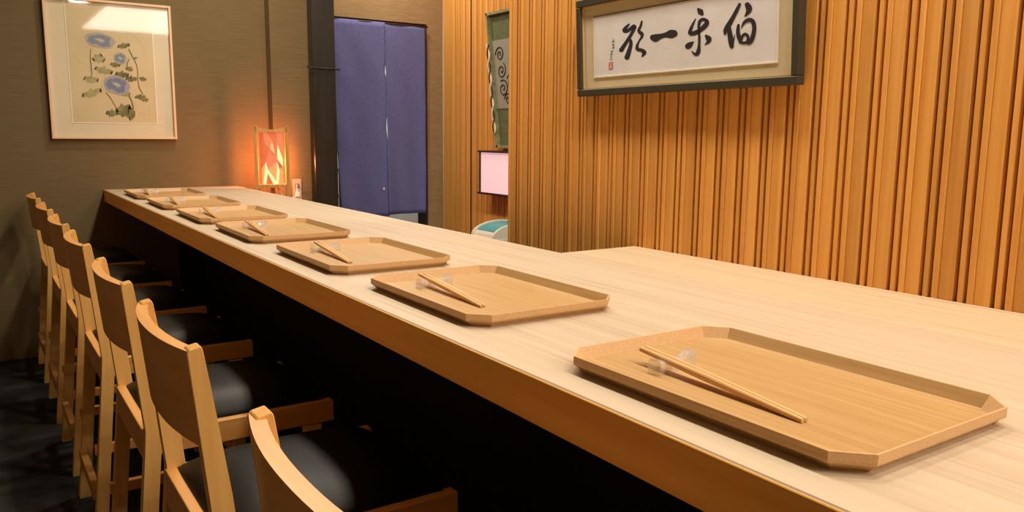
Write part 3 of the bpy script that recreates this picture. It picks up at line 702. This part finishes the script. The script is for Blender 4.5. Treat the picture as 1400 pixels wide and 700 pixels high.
bm = bmesh.new(); P = smoothpath([(lx + 0.02, ly, 0.792), (1.335, 4.09, 0.735), (1.39, 4.10, 0.732), (1.42, 4.15, 0.755), (1.445, 4.22, 0.785), (1.460, 4.254, 0.783)], 6)
ci = (Matrix.Translation((lx, ly, LZ0)) @ Matrix.Rotation(math.radians(-17), 4, 'Z')).inverted()
tube(bm, [ci @ Vector(p) for p in P], 0.0035)
pc = meshobj('power_cord', bm, 'white_cord', lamp, None, True); pc['label'] = 'white power cord'

# ================================================================ passage: light box, green wall hanging, bin
BXF = 2.45
lbx = tag(empty('light_box', (PX - 0.02, 3.83, 0.725)), 'square pinkish white light box on the slatted passage wall', 'lamp')
x0, x1 = BXF - (PX - 0.02), 0.03
nbox('top_board', (x0 - 0.006, x1, -0.19, 0.175, 0.238, 0.248), 'dark_brown_wood', lbx, 0.001)
nbox('bottom_board', (x0 - 0.006, x1, -0.19, 0.175, -0.002, 0.010), 'dark_brown_wood', lbx, 0.001)
nbox('side_board', (x0, x1, 0.152, 0.163, 0.010, 0.238), 'dark_brown_wood', lbx, 0.001)
nbox('side_board', (x0, x1, -0.175, -0.164, 0.010, 0.238), 'dark_brown_wood', lbx, 0.001)
nbox('paper_face', (x0 + 0.006, x0 + 0.010, -0.164, 0.152, 0.010, 0.238), 'box_paper', lbx)

gh = tag(empty('green_wall_hanging', (PX - 0.004, 3.77, 0.99)), 'tapered green wall hanging with scrollwork above the light box', 'wall hanging')
GT, GB, GZ = 0.245, 0.125, 0.755
bm = bmesh.new(); prism(bm, [(-GB, 0), (GB, 0), (GT, GZ), (-GT, GZ)], -0.02, 0.0, 0); meshobj('backing', bm, 'green_panel', gh)
bm = bmesh.new(); k = lambda z: GB + (GT - GB) * z / GZ
prism(bm, [(-k(0.22), 0.22), (k(0.22), 0.22), (k(0.60), 0.60), (-k(0.60), 0.60)], -0.024, -0.019, 0); meshobj('scroll_panel', bm, 'scroll_grey', gh)
for s in (-1, 1):
    bm = bmesh.new(); pts = [(s * GB, 0), (s * (GB - 0.014), 0), (s * (GT - 0.014), GZ), (s * GT, GZ)]; prism(bm, pts, -0.045, 0.0, 0); meshobj('frame_side', bm, 'green_frame', gh)
    for m_, ph in (('vine_white', 0), ('scroll_dark', math.pi)):
        bm = bmesh.new(); tube(bm, [(-0.050 + 0.004 * math.cos(z * 46 + ph), s * (k(z) - 0.007) + 0.011 * math.sin(z * 46 + ph), z) for z in [0.08 + 0.5 * i / 60 for i in range(61)]], 0.0055 if ph == 0 else 0.0035, 6)
        meshobj('vine', bm, m_, gh, smooth=True)
bm = bmesh.new(); prism(bm, [(-GT, GZ), (GT, GZ), (GT - 0.003, GZ - 0.014), (-GT + 0.003, GZ - 0.014)], -0.045, 0.0, 0); meshobj('frame_top', bm, 'green_frame', gh)
bm = bmesh.new(); prism(bm, [(-GB, 0), (GB, 0), (GB, 0.014), (-GB, 0.014)], -0.045, 0.0, 0); meshobj('frame_bottom', bm, 'green_frame', gh)
for (cy, cz, r0, s0) in ((0.12, 0.52, 0.045, 0), (0.10, 0.43, 0.045, 2), (0.08, 0.33, 0.05, 1), (-0.02, 0.48, 0.05, 3), (0.0, 0.36, 0.05, 0.5), (-0.11, 0.5, 0.045, 2.5), (-0.09, 0.38, 0.045, 1.5), (0.03, 0.27, 0.035, 0)):
    bm = bmesh.new(); tube(bm, [(-0.026, cy + r0 * (1 - i / 34) * math.cos(s0 + i * 0.34), cz + r0 * (1 - i / 34) * math.sin(s0 + i * 0.34)) for i in range(32)], 0.003, 6); meshobj('scroll', bm, 'scroll_dark', gh, smooth=True)

bn = tag(empty('waste_bin', (2.32, 3.475, 0)), 'cream waste bin with arched teal lid in the passage', 'bin')
bm = bmesh.new(); prism(bm, [(-0.14, 0), (0.14, 0), (0.165, 0.525), (-0.165, 0.525)], -0.10, 0.10, 1); meshobj('body', bm, 'bin_cream', bn)
nbox('collar', (-0.175, 0.175, -0.108, 0.108, 0.52, 0.545), 'bin_cream', bn, 0.004)
def arch(w, h, z, n=14): return [(-w * math.cos(math.pi * i / n), z + h * math.sin(math.pi * i / n)) for i in range(n + 1)]
for s in (-1, 1):
    bm = bmesh.new(); prism(bm, arch(0.172, 0.072, 0.545), s * 0.106 if s < 0 else 0.09, -0.09 if s < 0 else 0.106, 1); meshobj('end_arch', bm, 'bin_cream', bn)
bm = bmesh.new(); prism(bm, arch(0.160, 0.064, 0.545), -0.091, 0.091, 1); meshobj('lid_shell', bm, 'bin_cream', bn)
bm = bmesh.new(); prism(bm, [(-0.163 * math.cos(a), 0.545 + 0.067 * math.sin(a)) for a in [math.radians(28 + 124 * i / 12) for i in range(13)]], -0.091, 0.091, 1); meshobj('swing_lid', bm, 'bin_teal', bn)

# ================================================================ lamp fittings overhead
for i, (x, y) in enumerate(DOWNLIGHTS + [(2.05, 4.3), (2.05, 1.8), (2.05, 0.6)]):  # the passage fittings go with the added lamps
    d = empty('downlight', (x, y, H)); z = 0
    bm = bmesh.new(); n = 24; ro, ri = 0.10, 0.082
    v = [[bm.verts.new((r * math.cos(2 * math.pi * k / n), r * math.sin(2 * math.pi * k / n), zz)) for k in range(n)] for r, zz in ((ro, 0.0), (ro, -0.012), (ri, -0.012), (ri, 0.0))]
    for a in range(4):
        for k in range(n): bm.faces.new((v[a][k], v[a][(k + 1) % n], v[(a + 1) % 4][(k + 1) % n], v[(a + 1) % 4][k]))
    meshobj('trim_ring', bm, 'lamp_trim', d)
    bm = bmesh.new(); prism(bm, [(ri * math.cos(2 * math.pi * k / n), ri * math.sin(2 * math.pi * k / n)) for k in range(n)], -0.008, -0.001, 2); meshobj('lens', bm, 'diffuser', d)
    j = i - len(DOWNLIGHTS)
    if j < 0: tag(d, f'round white recessed ceiling downlight, {ORD[i]} above the counter from the brown wall', 'downlight', 'ceiling downlights above the counter')
    else: tag(d, f'round white ceiling downlight added over the passage, {ORD[6 - j]} from the doorway', 'downlight', 'added downlights over the passage')
pf = tag(empty('ceiling_panel_light', (PANEL_AT[0], PANEL_AT[1], H)), 'long rectangular white ceiling panel light beyond the partition end', 'ceiling light')
nbox('housing', (-0.68, 0.68, -1.18, 1.18, -0.03, 0.0), 'lamp_trim', pf, 0.002)
nbox('diffuser', (-0.66, 0.66, -1.16, 1.16, -0.036, -0.029), 'panel_diffuser', pf)
